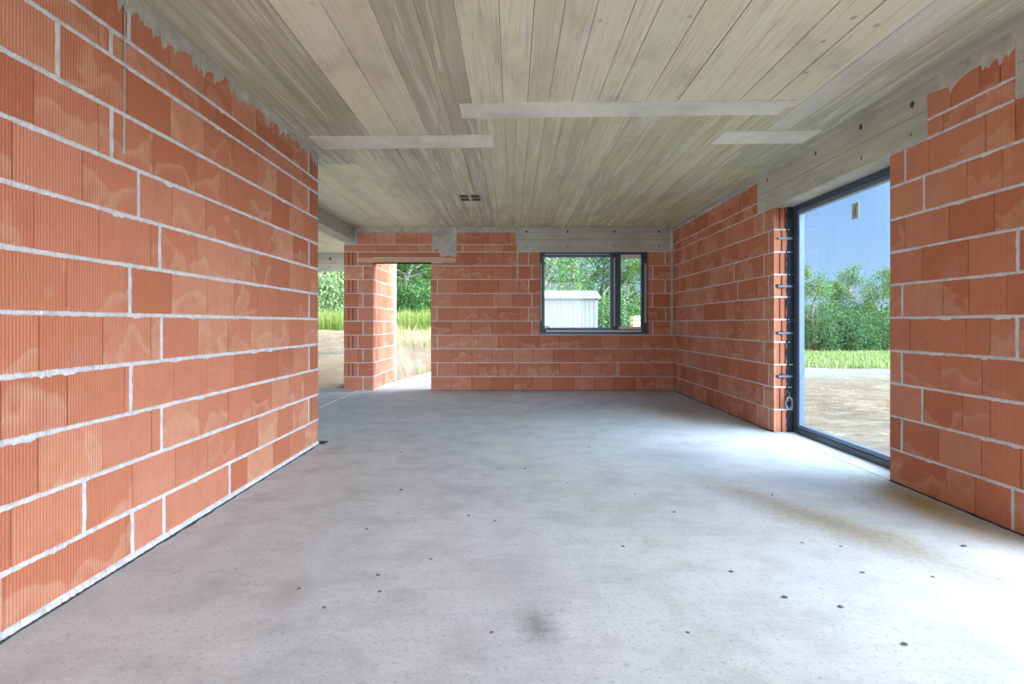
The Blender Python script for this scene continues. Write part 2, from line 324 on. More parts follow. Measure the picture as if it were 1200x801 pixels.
# a masonry face: u runs along it, v is height, d is out of the wall
class Face:
    def __init__(s, mb, P0, U, N, rng):
        s.mb = mb; s.P0 = Vector(P0); s.U = Vector(U); s.N = Vector(N); s.r = rng
        s.flip = s.U.cross(Vector((0, 0, 1))).dot(s.N) < 0
    def P(s, u, v, d=0): return s.P0+s.U*u+Vector((0, 0, v))+s.N*d
    def quad(s, a, b, c, e, mi, tint=(1, 1, 1, 1)):
        pts = [a, b, c, e]; uv = [(p[0], p[1]) for p in pts]
        w = [s.P(*p) for p in pts]
        if s.flip: w = w[::-1]; uv = uv[::-1]
        s.mb.face(w, mi, uv, tint)
    def slab(s, u0, u1, v0, v1, d0, d1, mi, tint=(1, 1, 1, 1)):
        s.quad((u0, v0, d1), (u1, v0, d1), (u1, v1, d1), (u0, v1, d1), mi, tint)
        s.quad((u0, v0, d0), (u1, v0, d0), (u1, v0, d1), (u0, v0, d1), mi, tint)
        s.quad((u0, v1, d1), (u1, v1, d1), (u1, v1, d0), (u0, v1, d0), mi, tint)
        s.quad((u0, v0, d0), (u0, v0, d1), (u0, v1, d1), (u0, v1, d0), mi, tint)
        s.quad((u1, v0, d1), (u1, v0, d0), (u1, v1, d0), (u1, v1, d1), mi, tint)
    def block(s, u0, u1, v0, v1):
        d = s.r.uniform(-.0012, .0012)
        s.slab(u0, u1, v0, v1, -.02, d, 1, (s.r.random(), s.r.random(), s.r.random(), 1))
    def cells(s, u0, u1, v0, v1, n=3):
        w = (u1-u0)/n; t = (s.r.random()*.5, s.r.random(), 0, 1)
        s.quad((u0, v0, -.0034), (u1, v0, -.0034), (u1, v1, -.0034), (u0, v1, -.0034), 2)
        for k in range(n): s.slab(u0+k*w+.009, u0+(k+1)*w-.009, v0, v1, -.02, 0, 1, t)
    def row(s, u0, u1, v0, v1, joints, cells=(), bed=.006, ms=.007):
        js = sorted((j for j in joints if u0+.03 < j[0] < u1-.03), key=lambda q: q[0])
        ed = [(u0, 'e')]+js+[(u1, 'e')]
        g = {'e': 0, 'm': ms, 'd': .003}
        for (a, ta), (b, tb) in zip(ed, ed[1:]):
            x0, x1 = a+g[ta], b-g[tb]
            if any(c0 < (a+b)/2 < c1 for c0, c1 in cells): s.cells(x0, x1, v0+bed, v1-bed)
            else: s.block(x0, x1, v0+bed, v1-bed)
        for a, t in js:
            if t == 'd': s.quad((a-.006, v0, -.0032), (a+.006, v0, -.0032), (a+.006, v1, -.0032), (a-.006, v1, -.0032), 2)
            else: s.vribbon(a, v0, v1, ms)
    def vribbon(s, u, v0, v1, w):
        n = max(4, int((v1-v0)/.02)); pr = None
        for k in range(n+1):
            v = v0+(v1-v0)*k/n; q = (u-w-s.r.uniform(-.001, .004), u+w+s.r.uniform(-.001, .004), v)
            if pr:
                s.quad((pr[0], pr[2], .0), (pr[1], pr[2], .0), (q[1], q[2], .0), (q[0], q[2], .0), 3)
                s.slab(max(pr[0], q[0]), min(pr[1], q[1]), pr[2], q[2], -.01, .0015+.001*s.r.random(), 3)
            pr = q
    def ribbon(s, u0, u1, v, w=.007, step=.02, rough=.003, proud=.003):
        # bed joint: squeezed mortar with a ragged edge
        n = max(2, int((u1-u0)/step)); pr = None; drip = 0; seed = s.r.uniform(0, 99)
        for k in range(n+1):
            u = u0+(u1-u0)*k/n; nz = noise.noise(Vector((u*3, v*7, seed)))
            if drip <= 0 and s.r.random() < .012: drip = s.r.randint(3, 9)
            lo = w+.002*nz+s.r.uniform(0, rough)+(s.r.uniform(.002, .012) if drip > 0 else 0); hi = w+.002*nz+s.r.uniform(-.001, rough*.6)
            drip -= 1; d = proud*(.5+s.r.random())
            q = (u, v-lo, v+hi, d)
            if pr:
                s.quad((pr[0], pr[1], -.001), (q[0], q[1], -.001), (q[0], v-w*.5, q[3]), (pr[0], v-w*.5, pr[3]), 3)
                s.quad((pr[0], v-w*.5, pr[3]), (q[0], v-w*.5, q[3]), (q[0], v+w*.5, q[3]), (pr[0], v+w*.5, pr[3]), 3)
                s.quad((pr[0], v+w*.5, pr[3]), (q[0], v+w*.5, q[3]), (q[0], q[2], -.001), (pr[0], q[2], -.001), 3)
            pr = q
    def smear(s, u0, u1, base, top, amp=.05, step=.012, mi=4, d=.004):
        # concrete that ran down over the top course
        n = int((u1-u0)/step); seed = s.r.uniform(0, 99); pr = None; sp = 0
        for k in range(n+1):
            u = u0+(u1-u0)*k/n
            if s.r.random() < .18: sp = s.r.uniform(.3, 1)*amp
            sp *= .7
            b = base(u) if callable(base) else base
            lo = b+.35*amp*noise.noise(Vector((u*4, seed, 0)))-sp; dd = d*(.7+.5*s.r.random())
            t = top(u) if callable(top) else top
            q = (u, min(lo, t-.01), dd, t)
            if pr:
                s.quad((pr[0], pr[1], -.001), (q[0], q[1], -.001), (q[0], q[1]+.012, q[2]), (pr[0], pr[1]+.012, pr[2]), mi)
                s.quad((pr[0], pr[1]+.012, pr[2]), (q[0], q[1]+.012, q[2]), (q[0], q[3], q[2]+.004), (pr[0], pr[3], pr[2]+.004), mi)
            pr = q
def gen(u0, u1, first, ftype='m', step=.373, rev=False, extra=()):
    js = []; u = first; t = ftype
    while u < u1-u0-.05:
        js.append((u1-u if rev else u0+u, t)); u += step; t = 'd'
    return js+list(extra)
WM = [MORTAR, BRICK, DARKJ, MORTAR, SMEAR, CONC, LINTEL_CLAY]

XL, XR, YB, YE = -1.94, 2.91, 10.48, 5.80     # left wall, right wall, back wall, end of the left wall
H = 2.945
YJ0, YJ1 = 4.467, 6.446                       # right-hand window opening
LV = [k*.25 for k in range(11)]+[2.631, 2.875]
def cz(x, y):
    t = min(1, max(0, (XR-x)/(XR-XL))); g = 1-min(1, max(0, (y-6.)/4.2))
    return H-.055*t*g

# ------------------------------------------------------------------ floor
mb = MB()
poly = [(-7, -3.2), (3.16, -3.2), (3.16, 10.8), (-1.35, 10.8), (-1.35, 14.9), (-1.95, 14.9), (-2.45, 12.1), (-2.6, 10.9), (-7, 10.62)]
mb.face([(x, y, 0) for x, y in poly]); mb.face([(x, y, -.25) for x, y in poly][::-1])
for a, b in zip(poly, poly[1:]+poly[:1]): mb.face([(a[0], a[1], -.25), (b[0], b[1], -.25), (b[0], b[1], 0), (a[0], a[1], 0)])
tag(mb.build('floor', FLOORM), kind='structure')
mb = MB(); mb.box((-2.775, 5.85, 0), (-2.745, 10.46, .004)); tag(mb.build('trim_1', PATCH), 'pale joint line in the floor slab', kind='structure')

# ------------------------------------------------------------------ ceiling
def board(mb, x0, x1, y0, y1, c, k=0., dz=0.):
    n = max(1, int(math.ceil((y1-y0)/.6)))
    t = (*c, k)
    for i in range(n):
        a = y0+(y1-y0)*i/n; b = y0+(y1-y0)*(i+1)/n
        z = [cz(x0, a)+dz, cz(x1, a)+dz, cz(x1, b)+dz, cz(x0, b)+dz]
        mb.face([(x0, a, z[0]), (x0, b, z[3]), (x1, b, z[2]), (x1, a, z[1])], 0, None, t)
        mb.face([(x0, a, z[0]), (x0, a, z[0]+.012), (x0, b, z[3]+.012), (x0, b, z[3])], 0, None, t)
        mb.face([(x1, a, z[1]), (x1, b, z[2]), (x1, b, z[2]+.012), (x1, a, z[1]+.012)], 0, None, t)
PALE = [(0.748, 0.724, 0.483), (0.787, 0.765, 0.524), (0.707, 0.683, 0.442), (0.808, 0.785, 0.540), (0.737, 0.724, 0.499)]
GREY = [(0.455, 0.444, 0.303), (0.424, 0.418, 0.286), (0.474, 0.459, 0.315), (0.435, 0.428, 0.299)]
OLIVE = [(0.565, 0.549, 0.330), (0.611, 0.594, 0.366), (0.520, 0.503, 0.302), (0.645, 0.628, 0.393), (0.577, 0.560, 0.348)]
WARM = [(0.686, 0.632, 0.409), (0.626, 0.581, 0.377), (0.727, 0.673, 0.442)]
mb = MB(); R2 = random.Random(5)
def strip_run(edges, y0, y1, pal, k, gap=.0015, gaps=None):
    for i, (a, b) in enumerate(zip(edges, edges[1:])):
        c = pal[i] if isinstance(pal, tuple) else R2.choice(pal)
        f = R2.uniform(.94, 1.06); c = tuple(q*f for q in c)
        g = gap*(R2.choice((.4, 1, 1, 2.2)) if gaps is None else gaps[i])
        board(mb, a+g, b-g, y0, y1, c, k, R2.uniform(-.0015, .0015))
# over the near half: grey shuttered panels on the left, pale sawn boards to the right
strip_run([-1.95, -1.62, -1.28], -3.2, 5.47, GREY, .1, .0006)
strip_run([-1.28, -1.01, -.755], -3.2, 5.47, PALE, .5, .0015)
strip_run([-.755, -.52, -.31], -3.2, 5.47, GREY, .1, .0006)
strip_run([-.31, -.07, .12, .285, .46, .66, .80, 1.03, 1.28, 1.52, 1.76, 2.0, 2.27], -3.2, 4.64, PALE, 1., .002)
strip_run([2.27, 2.48], -3.2, 5.3, [(.66, .64, .56)], .4)
strip_run([2.27, 2.48], 5.3, 6.5, GREY[:1], .1, .0008)
strip_run([2.48, 2.72, 3.16], -3.2, 6.5, GREY[:1], .1, .0008)
# far half: narrow olive streaked boards
def widths(a, b, lo, hi):
    e = [a]
    while e[-1] < b-hi: e.append(e[-1]+R2.uniform(lo, hi))
    return e+[b]
strip_run(widths(-.31, 2.27, .09, .16), 4.64, 10.73, OLIVE, .35, .001)
strip_run(widths(2.27, 3.16, .10, .17), 6.5, 10.73, OLIVE, .3, .001)
strip_run(widths(-1.62, -.31, .12, .22), 5.47, 10.73, GREY+OLIVE, .35, .001)
strip_run([-1.95, -1.62], 5.47, 6.15, GREY, .2)
strip_run(widths(-2.9, -1.62, .14, .26), 6.15, 10.73, WARM, .6, .001)
strip_run([-2.9, -2.4, -1.95], 5.47, 6.15, GREY, .2)
# covered terrace beyond the beam
strip_run(widths(-5.5, -3.0, .15, .3), -3.2, 14.3, [(.66, .60, .48), (.70, .64, .52)], .6, .001)
bk = (.10, .085, .06, 0)
for (x0, x1, y0, y1) in ((-5.5, 3.16, -3.2, 10.73), (-5.5, -2.9, 10.73, 14.3)):
    n = 24
    for i in range(n):
        a = y0+(y1-y0)*i/n; b = y0+(y1-y0)*(i+1)/n
        for j in range(6):
            p = x0+(x1-x0)*j/6; q = x0+(x1-x0)*(j+1)/6
            mb.face([(p, a, cz(p, a)+.008), (p, b, cz(p, b)+.008), (q, b, cz(q, b)+.008), (q, a, cz(q, a)+.008)], 1, None, bk)
    mb.box((x0, y0, 2.965), (x1, y1, 3.22), 2)
tag(mb.build('ceiling', [BOARD, SEAM, CONC]), kind='structure')
# three pale filled strips across the boards
def ceil_patch(i, x0, x1, y0, y1, lab):
    mb = MB(); n = 10
    P = lambda x, y, d: (x, y, cz(x, y)-d)
    for k in range(n):
        a = x0+(x1-x0)*k/n; b = x0+(x1-x0)*(k+1)/n
        mb.face([P(a, y0, .006), P(a, y1, .006), P(b, y1, .006), P(b, y0, .006)])
        mb.face([P(a, y0, .006), P(b, y0, .006), P(b, y0, -.005), P(a, y0, -.005)])
        mb.face([P(a, y1, -.005), P(b, y1, -.005), P(b, y1, .006), P(a, y1, .006)])
    mb.face([P(x0, y0, .006), P(x0, y0, -.005), P(x0, y1, -.005), P(x0, y1, .006)])
    mb.face([P(x1, y0, .006), P(x1, y1, .006), P(x1, y1, -.005), P(x1, y0, -.005)])
    tag(mb.build('trim_%d' % i, PATCH), lab, kind='structure')
ceil_patch(2, -.41, 2.20, 4.49, 4.80, 'long pale filled strip across the ceiling boards')
ceil_patch(3, -1.83, -.17, 5.23, 5.60, 'left pale filled strip across the ceiling boards')
ceil_patch(4, 1.91, 2.79, 5.22, 5.58, 'short right pale filled strip across the ceiling boards')
# recessed box with four slots
t = tag(empty('ceiling_box', (-.57, 7.92, cz(-.57, 7.92))), 'small recessed concrete box with four dark slots in the ceiling', 'ceiling box')
mb = MB(); mb.box((-.16, -.22, -.004), (.16, .22, .0)); mb.build('plate', mat_conc('box_plate', (.42, .39, .30), (.52, .49, .38)), t)
for i in (-1, 1):
    for j in (-1, 1):
        mb = MB(); mb.box((i*.078-.056, j*.10-.068, -.0065), (i*.078+.056, j*.10+.068, -.0035)); mb.build('slot', SEAM, t, bevel=.001)

# ------------------------------------------------------------------ left wall
def yx(x, X=1.94): return X*F/abs(600-x)       # depth of a joint seen at picture column x on a side wall
mb = MB(); Y0 = -3.2
f = Face(mb, (XL, Y0, 0), (0, 1, 0), (1, 0, 0), random.Random(3))
f.slab(0, YE-Y0-.003, 0, 2.95, -.25, -.004, 0)
ROWS = [
    ([4, 147.5, 290, 320, 339, 357.5], [155, 192, 269], False),
    ([13, 155.5, 206, 243.5, 276, 302.5, 325.5, 343], [98.5, 361.5], True),
    ([45, 120, 177.5, 233, 267.5, 295, 318.5, 339.5, 356.5], [189], False),
    ([0.5, 79, 146, 203.5, 243, 275, 302, 325.5, 343.5], [153, 362], True),
    ([46, 121, 177, 232.6, 266.7, 294.4, 319.8, 339.3, 356.6], [189], False),
    ([-8, 78, 147.5, 201.5, 243, 275, 302, 325.5, 343.5], [152, 362], True),
    ([40, 116, 177, 231, 266, 295, 318.5, 339, 356.5], [187], False),
    ([14, 97, 201.5, 241.5, 273.5, 301, 324.5, 343.5], [162, 361.8], True),
    ([40, 115.5, 180, 230, 265.5, 294, 318.5, 339, 356.5], [130.5], False),
    ([-15, 149, 200, 240, 273, 301, 324, 343], [67.5, 361.5], True),
    ([116, 172, 215, 254, 285, 311, 333, 352], [130], False),
    ([110, 199, 240, 272, 300, 322, 343], [151, 361.5], True)]
for k, (dj, mj, cl) in enumerate(ROWS):
    js = [(yx(x)-Y0, 'd') for x in dj]+[(yx(x)-Y0, 'm') for x in mj]
    u = min(j[0] for j in js)-.373
    while u > .1: js.append((u, 'd')); u -= .373
    f.row(0, YE-Y0, LV[k] if k else .028, LV[k+1], js, [(yx(361)-Y0-.03, 99)] if cl else (), .008, .011)
for k in range(1, 12): f.ribbon(0, YE-Y0, LV[k], .0105, .012, .0045, .005)
f.ribbon(0, YE-Y0, .016, .017, .015, .005, .008)
top = lambda u: cz(XL, u+Y0)+.002
f.smear(0, YE-Y0, lambda u: top(u)-.045-(.035 if u+Y0 < 3.9 else 0), top, .11, .012)
f.smear(yx(145)-Y0-.008, yx(145)-Y0+.008, 2.05, top, .02, .008, 4, .002)
fe = Face(mb, (XL, YE, 0), (-1, 0, 0), (0, 1, 0), random.Random(4))
for k in range(12): fe.row(0, .25, LV[k], LV[k+1], [])
tag(mb.build('wall_left', WM), kind='structure')

# ------------------------------------------------------------------ right wall (two piers and the lintels)
mb = MB(); rg = random.Random(9)
fr = Face(mb, (XR, YB, 0), (0, -1, 0), (-1, 0, 0), rg)      # u = YB - y
uj1, uj0, ue = YB-YJ1, YB-YJ0, YB-2.94
uL1, uL0 = YB-6.87, YB-4.06
fr.slab(0, uj1-.008, 0, 2.505, -.25, -.004, 0); fr.slab(uj0+.003, ue, 0, 2.505, -.25, -.004, 0)
fr.slab(0, uj1-.003, 2.505, 2.95, -.13, -.004, 0); fr.slab(uj0+.003, YB-1., 2.505, 2.95, -.25, -.004, 0)
fr.slab(YB-1., YB+3.2, 0, 2.95, -.25, -.004, 0)
for k in range(12): fr.row(YB-1., YB+3.2, LV[k], LV[k+1], gen(YB-1., YB+3.2, .12 if k % 2 else .37, 'm'))
for k in range(12):
    v0, v1 = LV[k], LV[k+1]
    hi = k >= 10
    a1 = uL1 if hi else uj1
    js = gen(0, a1, .255 if k % 2 else .13, 'm' if not hi else 'd', .3, True)
    if rg.random() < .6: js = [(u, 'm' if (t == 'd' and rg.random() < .10) else t) for u, t in js]
    fr.row(0, a1, v0, v1, js, bed=.006, ms=.006)
NEAR = [([1108, 1143], [1187]), ([1100, 1150, 1196], [1057]), ([1128, 1160], [1081]), ([1102, 1151], [1057]), ([1066, 1132, 1160], [1192]),
        ([1105, 1135, 1180], [1057.6]), ([1080, 1135], [1193]), ([1060, 1112, 1165], []), ([1133, 1175], [1083]), ([1089, 1155, 1190], [1061]),
        ([1105, 1142], []), ([1114, 1148, 1172], [])]
for k, (dj, mj) in enumerate(NEAR):
    js = [(YB-yx(x, XR), 'd') for x in dj]+[(YB-yx(x, XR), 'm') for x in mj]
    if k < 10: fr.row(uj0, ue, LV[k], LV[k+1], js, bed=.007, ms=.010)
    else: fr.row(uL0, YB-3.36, LV[k], LV[k+1], js)
for k in range(1, 12):
    w = .0065
    fr.ribbon(0, uL1 if k > 9 else uj1, LV[k], w, .02, .002, .002)
    fr.ribbon(uL0 if k > 9 else uj0, YB-3.36 if k > 9 else ue, LV[k], .0095, .012, .004, .003)
topr = lambda u: cz(XR, YB-u)
fr.smear(0, uL1, 2.89, topr, .06, .02); fr.smear(uL0, YB-3.33, 2.80, topr, .10, .012, 4, .006)
# far jamb, facing the room's near end, with its open block cells
fj = Face(mb, (XR, YJ1, 0), (1, 0, 0), (0, -1, 0), rg)
for k in range(10):
    fj.cells(.0, .25, LV[k]+.006, LV[k+1]-.006, 4 if k % 2 else 3)
    if k: fj.ribbon(0, .25, LV[k], .008, .012, .003, .003)
tag(mb.build('wall_right', WM), kind='structure')

def lintel(name, u0, u1, v0, v1, fc, holes, T=.25, mid=None, lab=None):
    mb = MB(); f = Face(mb, fc[0], fc[1], fc[2], random.Random(2))
    mid = mid or (v0+v1)/2
    f.slab(u0, u1, v0, mid-.002, -T, .006, 0); f.slab(u0, u1, mid+.002, v1, -T, .0075, 0)
    f.slab(u0+.002, u1-.002, mid-.003, mid+.003, -T+.01, .003, 1)
    for (u, v, r) in holes:
        n = 9; rr = [r*random.Random(u*9+v+i).uniform(.75, 1.25) for i in range(n)]
        pts = [f.P(u+rr[i]*math.cos(2*math.pi*i/n), v+rr[i]*1.2*math.sin(2*math.pi*i/n), .0088) for i in range(n)]
        if f.flip: pts = pts[::-1]
        mb.face(pts, 1)
    return tag(mb.build(name, [CONC, SEAM]), lab, kind='structure')
def hy(x): return YB-yx(x, XR)
lintel('trim_5', uL1, uL0, 2.505, 2.93, ((XR, YB, 0), (0, -1, 0), (-1, 0, 0)),
       [(hy(1070.6), 2.79, .022), (hy(1010), 2.84, .022), (hy(956.7), 2.83, .017), (hy(900), 2.83, .016),
        (hy(1069), 2.58, .009), (hy(1010.6), 2.58, .012), (hy(957), 2.58, .009), (hy(900), 2.60, .009)], .25, 2.70, 'cast concrete lintel over the tall window')
lintel('trim_6', YB-3.34, YB-.6, 2.505, 2.93, ((XR, YB, 0), (0, -1, 0), (-1, 0, 0)), [], .25, 2.70, 'cast concrete lintel at the right edge')
# pale slab edge strip along the right of the ceiling
mb = MB(); mb.box((XR-.10, 6.9, 2.905), (XR-.002, YB-.1, 2.944)); mb.box((XR-.06, -3, 2.90), (XR-.009, 6.85, 2.944))
tag(mb.build('trim_7', CONC), 'concrete fillet where the right wall meets the ceiling', kind='structure')

# ------------------------------------------------------------------ back wall
mb = MB(); rg = random.Random(21)
fb = Face(mb, (0, YB, 0), (1, 0, 0), (0, -1, 0), rg)
DX0, DX1, DH = -2.51, -1.464, 2.31
WX0, WX1, WZ0, WZ1 = .50, 2.47, 1.0, 2.505
T = .25
for (a, b, c, d) in ((DX1+.003, WX0-.003, 0, 2.95), (WX0-.003, WX1+.003, 0, WZ0-.003), (WX1+.003, XR+.25, 0, 2.95), (WX0-.003, WX1+.003, WZ1, 2.95), (-2.84, DX1+.003, DH, 2.95)):
    fb.slab(a, b, c, d, -T, -.004, 0)
for k in range(12):
    v0, v1 = LV[k], LV[k+1]
    if k < 4:
        fb.row(DX1, XR, v0, v1, gen(DX1, XR, .37 if k % 2 == 0 else .115, 'd' if k % 2 == 0 else 'm', .368, extra=[(1.9 if k == 1 else -5, 'm')]), ms=.006)
    elif k < 10:
        if k < 9: js = gen(DX1, WX0, .37 if k % 2 == 0 else .115, 'd' if k % 2 == 0 else 'm', .368)
        else: js = gen(DX1, WX0, .2, 'd', .368)
        js = [j for j in js if not (.2 < j[0] < .45)]+[(.36 if k % 2 == 0 else .30, 'm')]
        fb.row(DX1 if k < 9 else DX1+.22, WX0, v0, v1, js, ms=.006)
        fb.row(WX1, XR, v0, v1, [(WX1+(.30 if k % 2 else .07), 'm')], ms=.008)
    elif k == 10:
        fb.row(-2.82, DX1+.15, v0, v1, gen(-2.82, DX1, .37, 'd', .37)); fb.row(DX1+.42, .12, v0, v1, gen(DX1+.42, .12, .15, 'm', .37))
    else:
        fb.row(-2.8, -1.43, v0, v1-.02, gen(-2.8, -1.43, .34, 'd', .37)); fb.row(-1.10, .08, v0, v1-.02, gen(-1.1, .08, .3, 'd', .37))
# courses over the doorway: tan clay lintel, thin clay course
fb.slab(-2.80, -1.02, 2.31, 2.392, -T, .002, 6); fb.slab(-2.80, -1.25, 2.402, 2.49, -.02, 0, 1, (.1, .3, .1, 1))
fb.row(DX1, DX1+.22, 2.25, 2.305, [], bed=.004)
for k in range(1, 12):
    if k < 10: fb.ribbon(DX1, XR if k < 4 else WX0, LV[k], .006, .03, .002, .002)
    if 4 <= k < 10: fb.ribbon(WX1, XR, LV[k], .006, .03, .002, .002)
fb.ribbon(WX0, WX1, 1.0, .006, .03, .001, .001)
fb.ribbon(-2.8, .1, 2.5, .006, .03, .002, .002); fb.ribbon(-2.8, .1, 2.631, .006, .03, .002, .002)
fb.smear(-2.83, .12, 2.855, 2.95, .015, .03, 4, .004)
fb.smear(-1.45, -1.05, 2.56, 2.95, .10, .02, 4, .0045); fb.smear(-1.30, -1.0, 2.42, 2.95, .07, .015, 4, .003)
fb.smear(.085, .115, 1.95, 2.95, .05, .01, 4, .003)
fb.smear(XR-.05, XR, 1.0, 2.5, .05, .01, 4, .003)
# reveals of the doorway (right side is hidden from here, built all the same) and window
f2 = Face(mb, (DX1, YB, 0), (0, 1, 0), (-1, 0, 0), rg)
for k in range(9): f2.row(0, T, LV[k], LV[k+1], [])
f3 = Face(mb, (WX1, YB, 0), (0, 1, 0), (-1, 0, 0), rg)
for k in range(4, 10): f3.row(0, T, LV[k], LV[k+1], [])
f4 = Face(mb, (WX0, YB, 0), (0, 1, 0), (1, 0, 0), rg)
for k in range(4, 10): f4.row(0, T, LV[k], LV[k+1], [])
tag(mb.build('wall_back', WM), kind='structure')
def bx(x): return (x-600)*YB/F
lintel('trim_8', .11, XR-.06, 2.515, 2.935, ((0, YB, 0), (1, 0, 0), (0, -1, 0)),
       [(bx(x), 2.865, .020) for x in (617, 665, 720, 772)]+[(bx(x), 2.60, .012) for x in (617, 665, 720, 772)], .25, 2.72, 'cast concrete lintel over the back window')

# pier beside the doorway, with the return wall that runs back from it
mb = MB(); rg = random.Random(33)
PX0, PX1, PY1 = -3.035, -2.51, 12.35
fp = Face(mb, (PX0, YB, 0), (1, 0, 0), (0, -1, 0), rg); W = PX1-PX0
fp.slab(0.003, W-.003, 0, 2.69, -.25, -.004, 0)
for k in range(11):
    v0 = LV[k]; v1 = LV[k+1] if k < 10 else 2.63
    if k < 10: fp.row(0, W, v0, v1, [(.25 if k % 2 else .345, 'm')]+([(.25, 'd')] if k % 4 == 2 else []), [(0, .24)] if k % 2 else (), ms=.007)
    else: fp.row(0, .235, v0, v1, [])
    if k: fp.ribbon(0, W, LV[k], .006, .03, .002, .002)
fp.smear(0, .24, 2.63, 2.69, .01, .02)
fs = Face(mb, (PX1, YB, 0), (0, 1, 0), (1, 0, 0), rg); D = PY1-YB
fs.slab(0.03, D, 0, 2.95, -W+.004, -.004, 0)
for k in range(12):
    fs.row(0, D, LV[k], LV[k+1], gen(0, D, .25 if k % 2 else .12, 'm', .3), [(0, .24)] if k % 2 else ())
    if k: fs.ribbon(0, D, LV[k], .007, .02, .003, .003)
tag(mb.build('wall_pier', WM), kind='structure')
mb = MB(); mb.box((PX1-.10, PY1, 0), (PX1+.04, PY1+.05, 2.5)); tag(mb.build('trim_9', PATCH), 'pale render edge at the end of the return wall', kind='structure')
mb = MB(); mb.box((-3.07, 3.0, 2.69), (-2.84, YB+.02, 2.95)); tag(mb.build('trim_10', mat_conc('beam_concrete', (.40, .40, .33), (.52, .51, .43), (3, .5, 3))), 'concrete beam over the open left side', kind='structure')
lintel('trim_11', -5.5, -2.95, 2.51, 2.94, ((0, 14.3, 0), (1, 0, 0), (0, -1, 0)), [(x, 2.80, .03) for x in (-5.2, -4.48)]+[(-4.5, 2.60, .015)], .25, 2.69, 'far concrete beam at the edge of the covered terrace')
mb = MB(); mb.box((-5.5, 14.30, -.3), (-5.25, 14.55, 2.51)); mb.box((-5.5, 5, 2.7), (-5.25, 14.3, 2.95)); tag(mb.build('trim_12', CONC), kind='structure')

# bitumen strip under the walls
def tar(name, a, b, out_w, side):
    mb = MB(); a = Vector(a); b = Vector(b); n = int((b-a).length/.04); d = (b-a).normalized(); s_ = Vector(side); pr = None; r = random.Random(name)
    for k in range(n+1):
        p = a+(b-a)*k/n; w = out_w*(.5+.6*abs(noise.noise(Vector((k*.21, out_w*50, 1))))*2+.25*r.random())
        q = (p-s_*.03, p+s_*w)
        if pr:
            up = Vector((0, 0, .005))
            mb.face([pr[0]+up, q[0]+up, q[1]+up, pr[1]+up]); mb.face([pr[1]+up, q[1]+up, q[1], pr[1]])
        pr = q
    tag(mb.build(name, TAR), 'dark bitumen strip along the foot of the wall', kind='structure')
tar('baseboard_left', (XL, -3.1, 0), (XL, YE+.10, 0), .022, (1, 0, 0))
tar('baseboard_back', (DX1, YB, 0), (XR, YB, 0), .022, (0, -1, 0))
tar('baseboard_right', (XR, YJ1, 0), (XR, YB, 0), .02, (-1, 0, 0))
tar('baseboard_pier', (XR, 2.94, 0), (XR, YJ0, 0), .018, (-1, 0, 0))
mb = MB(); mb.box((XL-.05, YE, 0), (XL+.06, YE+.14, .006)); tag(mb.build('trim_13', TAR), 'loose end of the bitumen strip', kind='structure')

# ------------------------------------------------------------------ window 1, in the back wall
w1 = tag(empty('window_1', ((WX0+WX1)/2, YB+.10, WZ0)), 'two part dark framed window in the back brick wall', kind='structure')
cx, cy = (WX0+WX1)/2, YB+.10
def wbox(name, x0, x1, z0, z1, y0, y1, m, par=w1, bev=.003):
    mb = MB(); mb.box((x0-cx, y0-cy, z0-WZ0), (x1-cx, y1-cy, z1-WZ0)); return mb.build(name, m, par, bevel=bev)
yf = YB+.09
mb = MB(); B = lambda x0, x1, z0, z1, y0=yf, y1=yf+.08: mb.box((x0-cx, y0-cy, z0-WZ0), (x1-cx, y1-cy, z1-WZ0))
B(WX0+.005, WX0+.065, WZ0+.005, WZ1); B(WX1-.075, WX1-.01, WZ0+.005, WZ1); B(WX0+.065, WX1-.075, WZ1-.065, WZ1); B(WX0+.065, WX1-.075, WZ0+.005, WZ0+.105)
mb.build('window_frame', FRAME, w1)
mx = 1.83
wbox('mullion', mx-.01, mx+.10, WZ0+.105, WZ1-.065, yf-.012, yf+.07, FRAME)
def ring(name, x0, x1, z0, z1, w, y0, y1, m):
    mb = MB(); C = lambda a, b, c, d: mb.box((a-cx, y0-cy, c-WZ0), (b-cx, y1-cy, d-WZ0))
    C(x0, x0+w, z0, z1); C(x1-w, x1, z0, z1); C(x0+w, x1-w, z0, z0+w); C(x0+w, x1-w, z1-w, z1)
    return mb.build(name, m, w1)
ring('fixed_light', WX0+.065, mx-.012, WZ0+.106, WZ1-.066, .028, yf+.002, yf+.05, SASH)
sh = ring('sash', mx+.101, WX1-.076, WZ0+.106, WZ1-.066, .045, yf-.02, yf+.05, FRAME)
g1 = wbox('pane', WX0+.08, mx-.03, WZ0+.12, WZ1-.08, yf+.025, yf+.031, GLASS1, bev=0)
g2 = wbox('pane', mx+.13, WX1-.10, WZ0+.13, WZ1-.09, yf+.025, yf+.031, GLASS1, bev=0)
for (n, a, b, c, d, m) in (('protective_strip', WX0+.015, WX0+.04, WZ0+.25, WZ1-.20, TAPE), ('protective_strip', mx+.018, mx+.045, WZ0+.16, WZ1-.10, TAPE),
                        ('protective_strip', WX0+.10, mx-.05, WZ1-.05, WZ1-.025, TAPE), ('protective_strip', WX0+.12, WX1-.11, WZ0+.055, WZ0+.085, WHITE),
                        ('protective_strip', WX1-.058, WX1-.02, WZ0+.22, WZ1-.20, TAPE), ('protective_strip', mx+.15, WX1-.13, WZ1-.105, WZ1-.045, WHITE),
                        ('protective_strip', mx+.11, WX1-.13, WZ0+.105, WZ0+.15, WHITE)):
    wbox(n, a, b, c, d, yf-.0245 if a > mx+.1 and b < WX1-.1 else (yf-.016 if mx <= a < mx+.05 else yf-.004), yf-.0195 if a > mx+.1 and b < WX1-.1 else (yf-.0115 if mx <= a < mx+.05 else yf+.001), m, bev=0)
